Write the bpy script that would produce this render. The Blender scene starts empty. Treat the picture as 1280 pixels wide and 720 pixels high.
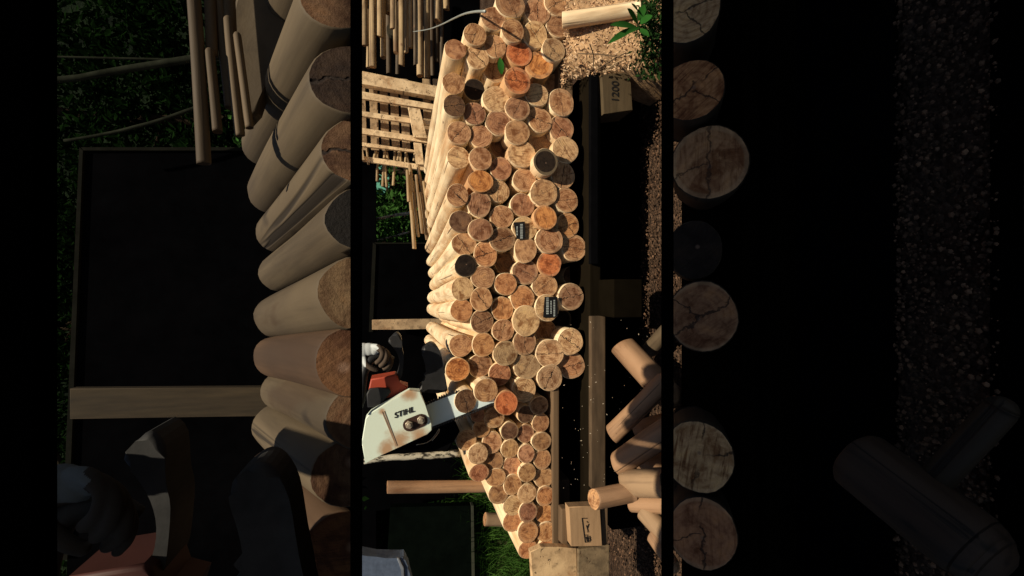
import bpy, bmesh, math, random
from mathutils import Vector, Matrix, noise as mnoise
random.seed(7)
R = math.radians
scn = bpy.context.scene
C = scn.collection

# ------------------------------------------------------------------ camera
F_PX, PITCH, H = 565.0, math.atan(140/565.0), 0.80
cp, sp = math.cos(PITCH), math.sin(PITCH)
CAM = Vector((0, 0, H))
AF = Vector((0, cp, -sp)); AR = Vector((0, -sp, -cp)); AU = Vector((1, 0, 0))
cam = bpy.data.objects.new('camera', bpy.data.cameras.new('camera')); C.objects.link(cam)
m = Matrix((AR, AU, -AF)).transposed().to_4x4(); m.translation = CAM
cam.matrix_world = m
cam.data.sensor_width = 36; cam.data.lens = 36*F_PX/1280
cam.data.clip_start = 0.02; cam.data.clip_end = 500
scn.camera = cam

def ray(px, py): return AF + AR*((px-640)/F_PX) + AU*((360-py)/F_PX)
def P(px, py, Y):
    r = ray(px, py); return CAM + r*(Y/r.y)
def S(px, Y):                       # metres per pixel at that place
    return (Y/ray(px, 360).y)/F_PX
def Zp(px, Y): return P(px, 360, Y).z
def ground(px, py):
    r = ray(px, py); return CAM + r*(-H/r.z)

# ------------------------------------------------------------------ objects
def link(o, parent=None):
    C.objects.link(o)
    if parent: o.parent = parent
    return o
def tag(o, label=None, cat=None, group=None, kind=None):
    if label: o['label'] = label
    if cat: o['category'] = cat
    if group: o['group'] = group
    if kind: o['kind'] = kind
    return o
def mesh_obj(name, bm, mats, parent=None, smooth=False, origin=None, recalc=True):
    if recalc: bmesh.ops.recalc_face_normals(bm, faces=bm.faces)
    me = bpy.data.meshes.new(name)
    if origin is not None: bmesh.ops.translate(bm, verts=bm.verts, vec=-Vector(origin))
    bm.to_mesh(me); bm.free()
    for mm in (mats if isinstance(mats, (list, tuple)) else [mats]): me.materials.append(mm)
    if smooth:
        for p in me.polygons: p.use_smooth = True
    o = bpy.data.objects.new(name, me)
    link(o, parent)
    if origin is not None:
        o.location = Vector(origin) - (parent.location if parent else Vector())
    elif parent: o.location = -parent.location
    return o
def empty(name, loc):
    o = bpy.data.objects.new(name, None); o.location = loc; o.empty_display_size = .05
    return link(o)

# ------------------------------------------------------------------ shapes
def add_box(bm, lo, hi, bev=0.0, mat=0):
    r = bmesh.ops.create_cube(bm, size=1)
    vs = r['verts']; lo, hi = Vector(lo), Vector(hi)
    for v in vs:
        v.co = Vector([lo[i] + (hi[i]-lo[i])*(v.co[i]+.5) for i in range(3)])
    if bev:
        es = list({e for v in vs for e in v.link_edges})
        rr = bmesh.ops.bevel(bm, geom=es, offset=bev, segments=2, profile=.6, affect='EDGES')
        for f in rr['faces']: f.material_index = mat
    for v in bm.verts: pass
    return vs
def tube(bm, pts, rad, seg=12, mat=0, capmat=None, wob=0.0, seed=0):
    pts = [Vector(p) for p in pts]; n = len(pts)
    if not isinstance(rad, (list, tuple)): rad = [rad]*n
    rings = []; up = None
    for i, p in enumerate(pts):
        d = (pts[min(i+1, n-1)] - pts[max(i-1, 0)]).normalized()
        if up is None:
            up = Vector((0, 0, 1)) if abs(d.z) < .9 else Vector((1, 0, 0))
        a = d.cross(up).normalized(); b = a.cross(d).normalized(); up = b
        ring = []
        for k in range(seg):
            t = 2*math.pi*k/seg
            r = rad[i]
            if wob:
                r *= 1 + wob*mnoise.noise(Vector((math.cos(t)*1.3+seed, math.sin(t)*1.3, i*.45+seed*3.1)))
            ring.append(bm.verts.new(p + a*math.cos(t)*r + b*math.sin(t)*r))
        rings.append(ring)
    for i in range(n-1):
        for k in range(seg):
            f = bm.faces.new((rings[i][k], rings[i][(k+1) % seg], rings[i+1][(k+1) % seg], rings[i+1][k]))
            f.material_index = mat; f.smooth = True
    cm = mat if capmat is None else capmat
    f = bm.faces.new(rings[0][::-1]); f.material_index = cm
    f = bm.faces.new(rings[-1]); f.material_index = cm
    return rings
def prism(bm, poly, Y, th, mat=0, bev=0.0, fm=None):
    """outline in picture coordinates set at distance Y with its real thickness th"""
    M = fm or (lambda x, y: (x, y))
    fr = [P(*M(x, y), Y) for x, y in poly]
    a = [bm.verts.new(p) for p in fr]
    b = [bm.verts.new(p + Vector((0, th, 0))) for p in fr]
    n = len(poly)
    fs = [bm.faces.new(a), bm.faces.new(b[::-1])]
    for i in range(n): fs.append(bm.faces.new((a[i], b[i], b[(i+1) % n], a[(i+1) % n])))
    for f in fs: f.material_index = mat
    if bev:
        es = list({e for v in a for e in v.link_edges if e.other_vert(v) in a})
        r = bmesh.ops.bevel(bm, geom=es, offset=bev, segments=3, profile=.5, affect='EDGES')
        for f in r['faces']: f.material_index = mat; f.smooth = True
    return a
def smoothpoly(pts, n=4, closed=True):
    out = []; N = len(pts)
    rng = range(N) if closed else range(N-1)
    for i in rng:
        g = lambda j: pts[j % N] if closed else pts[max(0, min(N-1, j))]
        p0, p1, p2, p3 = g(i-1), g(i), g(i+1), g(i+2)
        for k in range(n):
            t = k/n
            out.append(tuple(.5*((2*p1[c]) + (-p0[c]+p2[c])*t + (2*p0[c]-5*p1[c]+4*p2[c]-p3[c])*t*t
                                 + (-p0[c]+3*p1[c]-3*p2[c]+p3[c])*t**3) for c in range(len(p1))))
    if not closed: out.append(tuple(pts[-1]))
    return out

# ------------------------------------------------------------------ materials
class NT:
    def __init__(s, name):
        s.m = bpy.data.materials.new(name); s.m.use_nodes = True
        s.t = s.m.node_tree; s.b = s.t.nodes['Principled BSDF']
        s.out = s.t.nodes['Material Output']
    def n(s, typ, **kw):
        o = s.t.nodes.new(typ)
        for k, v in kw.items(): setattr(o, k, v)
        return o
    def l(s, a, b): s.t.links.new(a, b)
    def math(s, op, a, b=None, c=None, clamp=False):
        o = s.n('ShaderNodeMath', operation=op); o.use_clamp = clamp
        for i, v in enumerate((a, b, c)):
            if v is None: continue
            if isinstance(v, (int, float)): o.inputs[i].default_value = v
            else: s.l(v, o.inputs[i])
        return o.outputs[0]
    def mix(s, f, a, b, typ='MIX'):
        o = s.n('ShaderNodeMix', data_type='RGBA', blend_type=typ)
        for i, v in ((0, f), (6, a), (7, b)):
            if isinstance(v, (int, float)): o.inputs[i].default_value = v
            elif isinstance(v, tuple): o.inputs[i].default_value = (*v, 1) if len(v) == 3 else v
            else: s.l(v, o.inputs[i])
        return o.outputs[2]
    def noise(s, vec, scale, detail=4, rough=.55, dist=0):
        o = s.n('ShaderNodeTexNoise'); o.inputs['Scale'].default_value = scale
        o.inputs['Detail'].default_value = detail; o.inputs['Roughness'].default_value = rough
        o.inputs['Distortion'].default_value = dist
        if vec is not None: s.l(vec, o.inputs['Vector'])
        return o.outputs[0]
    def mapp(s, vec, scale=(1, 1, 1), loc=(0, 0, 0), rot=(0, 0, 0)):
        o = s.n('ShaderNodeMapping'); o.inputs['Scale'].default_value = scale
        o.inputs['Location'].default_value = loc; o.inputs['Rotation'].default_value = rot
        s.l(vec, o.inputs['Vector']); return o.outputs[0]
    def ramp(s, f, stops):
        o = s.n('ShaderNodeValToRGB'); e = o.color_ramp.elements
        while len(e) < len(stops): e.new(.5)
        for i, (p, c) in enumerate(stops):
            e[i].position = p; e[i].color = (*c, 1) if len(c) == 3 else c
        s.l(f, o.inputs[0]); return o.outputs[0]
    def step(s, f, lo, hi):
        o = s.n('ShaderNodeMapRange', interpolation_type='SMOOTHSTEP')
        o.inputs[1].default_value = lo; o.inputs[2].default_value = hi
        s.l(f, o.inputs[0]); return o.outputs[0]
    def bump(s, h, strength=.3, dist=.002):
        o = s.n('ShaderNodeBump'); o.inputs['Strength'].default_value = strength
        o.inputs['Distance'].default_value = dist; s.l(h, o.inputs['Height'])
        s.l(o.outputs[0], s.b.inputs['Normal'])
    def objco(s): return s.n('ShaderNodeTexCoord').outputs['Object']
    def randvec(s, vec, k=37.0):
        oi = s.n('ShaderNodeObjectInfo'); r = s.math('MULTIPLY', oi.outputs['Random'], k)
        a = s.n('ShaderNodeVectorMath', operation='ADD'); s.l(vec, a.inputs[0])
        cx = s.n('ShaderNodeCombineXYZ'); s.l(r, cx.inputs[0]); s.l(r, cx.inputs[1]); s.l(r, cx.inputs[2])
        s.l(cx.outputs[0], a.inputs[1]); return a.outputs[0]
    def done(s, col=None, rough=.8, spec=.3):
        if col is not None:
            if isinstance(col, tuple): s.b.inputs['Base Color'].default_value = (*col, 1)
            else: s.l(col, s.b.inputs['Base Color'])
        if isinstance(rough, (int, float)): s.b.inputs['Roughness'].default_value = rough
        else: s.l(rough, s.b.inputs['Roughness'])
        s.b.inputs['Specular IOR Level'].default_value = spec
        return s.m

def end_mat(name, rad):
    """sawn log end: object colour is the tint of the wood, its alpha the amount of cracking"""
    s = NT(name); oi = s.n('ShaderNodeObjectInfo')
    co = s.mapp(s.objco(), scale=(1/rad, 1/rad, 1/rad))
    rot = s.n('ShaderNodeVectorRotate', rotation_type='Y_AXIS'); s.l(co, rot.inputs['Vector'])
    s.l(s.math('MULTIPLY', oi.outputs['Random'], 43.0), rot.inputs['Angle'])
    v = rot.outputs[0]; vr = s.randvec(v, 23.0)
    sep = s.n('ShaderNodeSeparateXYZ'); s.l(v, sep.inputs[0]); x, z = sep.outputs[0], sep.outputs[2]
    warp = s.noise(vr, 1.6, 3)
    ln = s.math('SQRT', s.math('ADD', s.math('POWER', s.math('ABSOLUTE', s.math('ADD', x, .12)), 2.0),
                               s.math('POWER', s.math('ABSOLUTE', z), 2.0)))
    rings = s.math('SINE', s.math('ADD', s.math('MULTIPLY', ln, 34.0), s.math('MULTIPLY', warp, 9.0)))
    saw = s.noise(s.mapp(vr, scale=(1.0, 1, 11)), 1.0, 4, .65, .5)
    blot = s.noise(vr, 1.7, 5, .62, .6)
    fine = s.noise(vr, 14, 5, .7)
    base = oi.outputs['Color']
    c = s.mix(s.step(blot, .42, .68), base, (.42, .30, .22), 'MULTIPLY')
    c = s.mix(s.math('MULTIPLY', s.step(blot, .5, .25), .45), c, (1.0, .80, .55), 'SOFT_LIGHT')
    c = s.mix(s.math('MULTIPLY', s.step(rings, -.2, 1.0), s.math('MULTIPLY', s.math('FRACT', s.math('MULTIPLY', oi.outputs['Random'], 91.0)), .55)), c, (.50, .34, .24), 'MULTIPLY')
    c = s.mix(s.math('MULTIPLY', s.step(saw, .48, .70), s.math('MULTIPLY_ADD', s.math('FRACT', s.math('MULTIPLY', oi.outputs['Random'], 57.0)), .8, .25)), c, (.38, .27, .20), 'MULTIPLY')
    c = s.mix(s.math('MULTIPLY', s.step(fine, .5, .75), .45), c, (.40, .30, .22), 'MULTIPLY')
    pith = s.step(ln, .09, .02)
    c = s.mix(s.math('MULTIPLY', pith, .7), c, (.20, .12, .08))
    rim = s.step(s.math('SQRT', s.math('ADD', s.math('POWER', s.math('ABSOLUTE', x), 2.0), s.math('POWER', s.math('ABSOLUTE', z), 2.0))), .88, .96)
    c = s.mix(s.math('MULTIPLY', rim, .16), c, (.78, .58, .34))
    # cracks running out from the pith
    wz = s.math('ADD', z, s.math('MULTIPLY', s.math('SUBTRACT', s.noise(vr, 2.6, 3), .5), .55))
    wx = s.math('ADD', x, s.math('MULTIPLY', s.math('SUBTRACT', s.noise(vr, 3.1, 3), .5), .45))
    k1 = s.step(s.math('ABSOLUTE', wz), .042, .010)
    k2 = s.math('MULTIPLY', s.step(s.math('ABSOLUTE', s.math('ADD', wx, s.math('MULTIPLY', z, .4))), .035, .008), s.step(z, .0, .1))
    k = s.math('MULTIPLY', s.math('MAXIMUM', k1, k2), oi.outputs['Alpha'])
    k = s.math('MULTIPLY', k, s.step(s.noise(vr, 1.1, 1), .30, .42), clamp=True)
    c = s.mix(k, c, (.018, .011, .008))
    h = s.math('SUBTRACT', s.math('ADD', s.math('MULTIPLY', saw, .8), fine), s.math('MULTIPLY', k, 3.0))
    s.bump(h, .55, rad*.04)
    return s.done(c, .82, .25)

def body_mat(name, a, b, knot=(.16, .09, .05), s1=1.0):
    s = NT(name); v = s.randvec(s.objco(), 31.0)
    st = s.noise(s.mapp(v, scale=(38*s1, 2.2*s1, 38*s1)), 1.0, 5, .6, .3)
    bl = s.noise(s.mapp(v, scale=(10*s1, 5*s1, 10*s1)), 1.0, 4)
    kn = s.noise(s.mapp(v, scale=(34*s1, 13*s1, 34*s1)), 1.0, 2)
    lc = s.noise(s.mapp(v, scale=(60*s1, 1.3*s1, 60*s1)), 1.0, 3, .5, .8)
    c = s.mix(s.step(bl, .35, .72), a, b)
    c = s.mix(s.math('MULTIPLY', s.step(st, .48, .70), .75), c, tuple(x*.55 for x in b))
    bk = s.noise(s.mapp(v, scale=(15*s1, 3.2*s1, 15*s1)), 1.0, 5, .65, .4)
    c = s.mix(s.math('MULTIPLY', s.step(bk, .56, .66), .55), c, tuple(x*y for x, y in zip(b, (.72, .55, .42))))
    c = s.mix(s.math('MULTIPLY', s.step(kn, .66, .75), .8), c, knot)
    c = s.mix(s.math('MULTIPLY', s.step(lc, .65, .69), .8), c, tuple(x*.5 for x in knot))
    s.bump(s.math('SUBTRACT', s.math('ADD', st, bl), s.step(lc, .64, .70)), .5, .0025)
    return s.done(c, .72, .3)

def plain(name, col, rough=.6, var=.35, scale=20, spec=.4, metal=0, stretch=(1, 1, 1), bump=.2):
    s = NT(name); v = s.mapp(s.objco(), scale=stretch)
    n1 = s.noise(v, scale, 5, .6); n2 = s.noise(v, scale*.23, 3)
    f = s.math('MULTIPLY', s.math('ADD', n1, n2), .5)
    lo = tuple(x*(1-var) for x in col); hi = tuple(min(1, x*(1+var)) for x in col)
    c = s.ramp(f, [(.3, lo), (.7, hi)])
    s.b.inputs['Metallic'].default_value = metal
    s.bump(n1, bump, .002)
    r = s.math('ADD', s.math('MULTIPLY', n2, .3), rough-.15)
    return s.done(c, r, 0 if spec <= .1 else spec)

END = end_mat('sawn_end_thick', .034); END_S = end_mat('sawn_end_thin', .026); END_L = end_mat('sawn_end_large', .07)
BODY = body_mat('peeled_wood', (.88, .71, .46), (.66, .45, .25))
BODY_O = body_mat('peeled_orange_wood', (.62, .36, .17), (.48, .27, .13))
BODY_D = body_mat('dull_stake_wood', (.34, .20, .11), (.22, .125, .068))
BODY_DK = body_mat('dimmed_wood', (.105, .078, .046), (.062, .045, .028), (.02, .014, .01), .5)  # upper tier dimness is put into this wood colour
BODY_DO = body_mat('dimmed_orange_wood', (.095, .055, .030), (.062, .036, .021), (.02, .014, .01), .5)  # orange logs dimmed in colour the same way
BODY_LOW = body_mat('dimmed_low_wood', (.035, .024, .014), (.02, .014, .009), (.01, .007, .005), .5)  # darker copy for the low tier, shade put into the colour
BODY_ST = body_mat('stacked_stake_wood', (.42, .30, .16), (.20, .13, .07))
BODY_SD = body_mat('dimmed_stake_wood', (.12, .085, .05), (.06, .042, .026))  # darker copy of the stake wood, dimness put into the colour
CREAM = body_mat('bleached_board', (.80, .60, .36), (.55, .38, .21))
CREAM2 = body_mat('dull_board', (.46, .32, .18), (.30, .20, .11))
BLACK = plain('flat_black', (.003, .003, .0035), .8, .3, 30, .08)
VOID = plain('black_board_and_shade', (.0015, .0015, .0018), .9, .5, 8, .03)  # black boards; also shade put into the pallet and gap sheet
BEAMB = plain('border_black', (.0010, .0010, .0010), .9, .2, 40, .02)
RUBBER = plain('black_rubber', (.017, .017, .018), .55, .4, 60, .4)
RUBBER_D = plain('dull_black_rubber', (.030, .030, .030), .7, .5, 60, .2)
DARKW = plain('dark_stained_timber', (.030, .020, .012), .85, .5, 14, .2, stretch=(.3, 1, 5))
DARKW3 = plain('dimmed_timber', (.0022, .0017, .0011), .9, .5, 10, .08, stretch=(.3, 1, 6))  # timber colour carries the dimness of the low tier
DARKW2 = plain('shade_dark_timber', (.010, .0075, .0045), .9, .5, 10, .08, stretch=(.3, 1, 6))  # shade under the stack put into this timber colour
BRW = plain('brown_timber', (.15, .095, .052), .8, .55, 9, .25, stretch=(.35, 3, 8))
BRW2 = plain('dusty_timber', (.085, .056, .032), .8, .6, 16, .25, stretch=(.6, 3, 3))
LEAF = {}
def leaf_mat(name, a, b, tr=.25):
    s = NT(name); oi = s.objco()
    n = s.noise(oi, 9, 3); n2 = s.noise(oi, 1.4, 3)
    c = s.mix(s.step(n, .35, .65), a, b)
    c = s.mix(s.math('MULTIPLY', s.step(n2, .5, .7), .5), c, tuple(x*1.7 for x in b))
    s.b.inputs['Transmission Weight'].default_value = 0
    t = s.n('ShaderNodeBsdfTranslucent'); s.l(c, t.inputs[0])
    s.done(c, .8, .0)
    mx = s.n('ShaderNodeMixShader'); mx.inputs[0].default_value = tr
    s.l(s.b.outputs[0], mx.inputs[1]); s.l(t.outputs[0], mx.inputs[2]); s.l(mx.outputs[0], s.out.inputs[0])
    return s.m
L_MID = leaf_mat('forest_leaves', (.025, .065, .015), (.05, .13, .028))
L_DK = leaf_mat('dimmed_forest_leaves', (.003, .008, .002), (.006, .017, .004))  # dimmed copy of the forest leaves, low light put into the colour
L_GRASS = leaf_mat('grass_blades', (.022, .055, .010), (.045, .10, .018))
L_FRESH = leaf_mat('fresh_leaves', (.02, .085, .015), (.035, .14, .025))
L_SHADE = leaf_mat('undergrowth_leaves', (.012, .035, .010), (.03, .07, .02))

# ------------------------------------------------------------------ setting: ground, hill, bank
def ground_mat():
    s = NT('gravelly_soil'); v = s.objco()
    vo = s.n('ShaderNodeTexVoronoi'); vo.inputs['Scale'].default_value = 110; s.l(v, vo.inputs['Vector'])
    n1 = s.noise(v, 3, 5); n2 = s.noise(v, 60, 5, .7)
    c = s.ramp(n2, [(.3, (.022, .012, .007)), (.55, (.065, .036, .020)), (.75, (.15, .085, .048))])
    c = s.mix(.5, c, s.ramp(vo.outputs['Color'], [(0, (.02, .012, .008)), (.6, (.07, .042, .026)), (1, (.20, .13, .09))]))
    c = s.mix(s.step(n1, .45, .65), c, (.50, .38, .28), 'MULTIPLY')
    s.bump(s.math('ADD', n2, s.math('MULTIPLY', vo.outputs['Distance'], -1.5)), 1.0, .01)
    return s.done(c, .9, .2)
bm = bmesh.new()
bmesh.ops.create_grid(bm, x_segments=200, y_segments=200, size=100)
for v in bm.verts:                                   # finer towards the yard
    v.co.x = math.copysign(abs(v.co.x/100)**2.4*100, v.co.x); v.co.y = math.copysign(abs(v.co.y/100)**2.4*100, v.co.y)
    d = math.hypot(v.co.x, v.co.y)
    v.co.z = (mnoise.noise(v.co*3)*.012 - .012) if d < 3 else (mnoise.noise(v.co*.4)*.05 - .05)
tag(mesh_obj('ground', bm, ground_mat(), smooth=True), kind='structure')

hillm = NT('wooded_hillside_soil'); hv = hillm.objco()
hn = hillm.noise(hv, 1.3, 8, .7)
hillm.bump(hn, 1, .3)
hillm.done(hillm.ramp(hn, [(.35, (.002, .004, .002)), (.7, (.010, .020, .007))]), .95, .05)
bm = bmesh.new(); nx, ny = 60, 26; g = []
for j in range(ny+1):
    row = []
    for i in range(nx+1):
        x = -40 + 80*i/nx; y = 8 + 30*j/ny
        z = min(26, max(-.3, (y-8.6)*2.6)) + 2*mnoise.noise(Vector((x*.25, y*.25, 0)))
        row.append(bm.verts.new((x, y, z)))
    g.append(row)
for j in range(ny):
    for i in range(nx): bm.faces.new((g[j][i], g[j][i+1], g[j+1][i+1], g[j+1][i]))
tag(mesh_obj('hillside', bm, hillm.m, smooth=True), kind='structure')

def leaf(bm, p, size, wide=.5, nrm=None):
    d = Vector((random.gauss(0, 1), random.gauss(0, 1), random.gauss(0, .7)-.2)).normalized()
    s = d.cross(Vector((random.gauss(0, 1), random.gauss(0, 1), random.gauss(0, 1)))).normalized()
    u = d.cross(s)
    a = bm.verts.new(p); b = bm.verts.new(p + d*size*.5 + s*size*wide*.5 + u*size*.08)
    c = bm.verts.new(p + d*size); e = bm.verts.new(p + d*size*.5 - s*size*wide*.5 + u*size*.08)
    bm.faces.new((a, b, c)); bm.faces.new((a, c, e))
def crown(bm, ctr, rad, nclump, nleaf, size, clump=.35):
    for _ in range(nclump):
        while True:
            q = Vector([random.uniform(-1, 1) for _ in range(3)])
            if .25 < q.length < 1: break
        cc = Vector((ctr[0]+q.x*rad[0], ctr[1]+q.y*rad[1], ctr[2]+q.z*rad[2]))
        cr = clump*random.uniform(.6, 1.3)
        for _ in range(nleaf):
            o = Vector((random.gauss(0, .5), random.gauss(0, .5), random.gauss(0, .4)))*cr
            leaf(bm, cc+o, size*random.uniform(.6, 1.3))
BARK = plain('tree_bark', (.035, .026, .018), .9, .5, 18, .1, stretch=(3, 3, .6), bump=.8)
def tree(name, x, y, h, rad, label, mat, nclump, nleaf, size, group=None, cz=None, clump=.35):
    t = empty(name, (x, y, 0)); tag(t, label, 'tree', group)
    bm = bmesh.new()
    top = Vector((x+random.uniform(-.2, .2), y, h*.9)); n = 9
    pts = [Vector((x, y, -.05)).lerp(top, i/n) + Vector((math.sin(i*1.3+x)*.05, 0, 0)) for i in range(n+1)]
    tube(bm, pts, [.13*(1-i/n*.8)*h/5 for i in range(n+1)], 10)
    for k in range(9):
        i = random.randint(2, n-1); p = pts[i]
        q = p + Vector((random.uniform(-1, 1)*rad[0], random.uniform(-.8, .5)*rad[1], random.uniform(.1, .5)*rad[2]*.8))
        tube(bm, [p, p.lerp(q, .5)+Vector((0, 0, .05)), q], [.045*h/5, .03*h/5, .012], 7)
    mesh_obj('trunk', bm, BARK, t)
    bm = bmesh.new(); crown(bm, (x, y, cz if cz else h*.62), rad, nclump, nleaf, size, clump)
    mesh_obj('crown', bm, mat, t, recalc=False)
    return t
tree('leafy_tree', 1.35, 5.6, 3.2, (1.2, .9, 1.2), 'mid green leafy tree behind the pale lattice crate and the cane bundle', L_MID, 150, 60, .10, cz=1.35, clump=.30)
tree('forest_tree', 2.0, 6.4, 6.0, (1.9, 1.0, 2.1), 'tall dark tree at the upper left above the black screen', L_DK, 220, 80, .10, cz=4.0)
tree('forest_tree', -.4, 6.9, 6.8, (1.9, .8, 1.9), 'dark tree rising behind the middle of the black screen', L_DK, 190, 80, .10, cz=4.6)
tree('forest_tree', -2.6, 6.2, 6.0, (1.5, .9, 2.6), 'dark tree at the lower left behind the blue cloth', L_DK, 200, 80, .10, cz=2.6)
tree('small_tree', .35, 4.4, 2.2, (.55, .35, .55), 'bushy green tree left of the black screen beside its upright post', L_MID, 60, 45, .07, cz=.95, clump=.16)

# pale sheet added for the sky gaps seen through the leaves
bm = bmesh.new()
prism(bm, smoothpoly([(436,203),(470,205),(484,212),(487,232),(478,243),(455,240),(436,246)], 3), 5.0, .01)
tag(mesh_obj('sky_sheet', bm, plain('painted_sky_teal', (.16, .52, .40), .7, .2, 4)),
    'pale teal sheet standing in for sky behind the leaves of the green tree', 'sky_sheet')
tree('young_tree', 1.12, 4.75, 1.7, (.42, .2, .30), 'thin leafy young tree in front of the pale teal sky sheet', L_MID, 13, 30, .05, cz=.92, clump=.10)

# grassy bank
bm = bmesh.new()
def bankz(x, y): return max(0, min(1, (y-2.75)/.35))*.30*(1+.25*mnoise.noise(Vector((x*2, y*2, 4))))*max(0, min(1, (-x-.1)/.3))-.002
gg = [[bm.verts.new((-3+3.2*i/40, 2.6+1.8*j/20, bankz(-3+3.2*i/40, 2.6+1.8*j/20))) for i in range(41)] for j in range(21)]
for j in range(20):
    for i in range(40): bm.faces.new((gg[j][i], gg[j][i+1], gg[j+1][i+1], gg[j+1][i]))
tag(mesh_obj('grass_bank', bm, plain('bank_soil', (.02, .022, .010), .95, .5, 12, .1), smooth=True), kind='structure')
def blades(name, label, n, fx, mat, hh, w=.006):
    bm = bmesh.new()
    for _ in range(n):
        p = fx(); a = random.uniform(0, 6.28); h = hh*random.uniform(.5, 1.2)
        d = Vector((math.cos(a), math.sin(a), 0)); s = Vector((-d.y, d.x, 0))*w*random.uniform(.6, 1.3)
        k = [p, p+Vector((0, 0, h*.5))+d*h*.12, p+Vector((0, 0, h*.85))+d*h*.4, p+Vector((0, 0, h*.9))+d*h*.75]
        vs = []
        for i, q in enumerate(k):
            f = (1, .9, .6, .08)[i]; vs.append((bm.verts.new(q-s*f), bm.verts.new(q+s*f)))
        for i in range(3): bm.faces.new((vs[i][0], vs[i][1], vs[i+1][1], vs[i+1][0]))
    return tag(mesh_obj(name, bm, mat, recalc=False), label, 'grass', kind='stuff')
def gp():
    x = random.uniform(-1.9, -.75); y = random.uniform(2.35, 3.6); return Vector((x, y, max(0, bankz(x, y))))
blades('grass', 'bright green grass left of the bottom of the thin pole stack', 3600, gp, L_GRASS, .20, .0035)

# ------------------------------------------------------------------ logs
TINT = dict(o=(.70, .38, .19), O=(.80, .39, .15), r=(.54, .30, .18), R=(.76, .28, .12), t=(.64, .40, .235),
            b=(.44, .265, .165), g=(.50, .37, .235), y=(.82, .60, .36), k=(.028, .020, .015), n=(.20, .125, .08))
WORD = dict(o='orange tan', O='bright orange', r='reddish brown', R='red orange', t='tan', b='brown', g='grey tan',
            y='pale cream', k='very dark', n='dark brown')
ORD = ['first', 'second', 'third', 'fourth', 'fifth', 'sixth', 'seventh', 'eighth', 'ninth', 'tenth', 'eleventh',
       'twelfth', 'thirteenth', 'fourteenth', 'fifteenth', 'sixteenth', 'seventeenth', 'eighteenth']
def direction(px, py): return ray(px, py).normalized()
D1 = direction(500, 384)
def make_log(name, ctr, dr, r, L, mats, col, crack, seed, seg=26, nlen=14, clip=None, taper=.96, tilt=.05, wob=.075, tz0=0):
    rot = Vector((0, 1, 0)).rotation_difference(dr)
    bm = bmesh.new()
    pts = []; rad = []
    rnd = random.Random(seed)
    tx, tz = rnd.uniform(-tilt, tilt), rnd.uniform(-tilt, tilt)+tz0
    ex, ez = 1+rnd.uniform(-.07, .07), 1+rnd.uniform(-.07, .07)
    bx, bz = rnd.uniform(-1, 1)*.006*L, rnd.uniform(-1, 1)*.006*L
    ys = [0, .0025] + [L*i/nlen for i in range(1, nlen)] + [L-.75*r, L-.35*r, L-.1*r, L]
    rings = []
    for i, y in enumerate(ys):
        f = y/L; rr = r*(1-(1-taper)*f)*(.965 if i == 0 else 1)
        if y > L-r: q = (y-(L-r))/r; rr *= math.sqrt(max(.05, 1-q*q*.9))
        ox, oz = bx*math.sin(f*3.14), bz*math.sin(f*3.14); ring = []
        for k in range(seg):
            t = 2*math.pi*k/seg
            w = 1 + wob*mnoise.noise(Vector((math.cos(t)*1.1+seed*7.3, math.sin(t)*1.1, f*1.2*L+seed)))
            w += .02*mnoise.noise(Vector((math.cos(t)*3+seed*1.3, math.sin(t)*3, f*9*L)))
            x, z = math.cos(t)*rr*w*ex, math.sin(t)*rr*w*ez
            yy = y + (x*tx + z*tz)*((1 if i < 2 else 0) if abs(tz) < .4 else max(0, 1-max(0, y-.003)/(2.2*r)))
            ring.append(bm.verts.new((x+ox, yy, z+oz)))
        rings.append(ring)
    for i in range(len(rings)-1):
        for k in range(seg):
            f = bm.faces.new((rings[i][k], rings[i][(k+1) % seg], rings[i+1][(k+1) % seg], rings[i+1][k]))
            f.smooth = True
    f = bm.faces.new(rings[0][::-1]); f.material_index = 1
    bm.faces.new(rings[-1])
    if clip:
        co, no = clip
        inv = rot.to_matrix().transposed()
        r2 = bmesh.ops.bisect_plane(bm, geom=bm.verts[:]+bm.edges[:]+bm.faces[:], plane_co=inv @ (co-ctr), plane_no=inv @ no, clear_outer=True)
        es = [e for e in r2['geom_cut'] if isinstance(e, bmesh.types.BMEdge)]
        bmesh.ops.holes_fill(bm, edges=es)
    bmesh.ops.recalc_face_normals(bm, faces=bm.faces)
    me = bpy.data.meshes.new(name); bm.to_mesh(me); bm.free()
    for mm in mats: me.materials.append(mm)
    o = bpy.data.objects.new(name, me); link(o)
    o.location = ctr; o.rotation_mode = 'QUATERNION'; o.rotation_quaternion = rot
    o.color = (col[0]*.88, col[1]*.76, col[2]*.64, crack)
    return o

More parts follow.
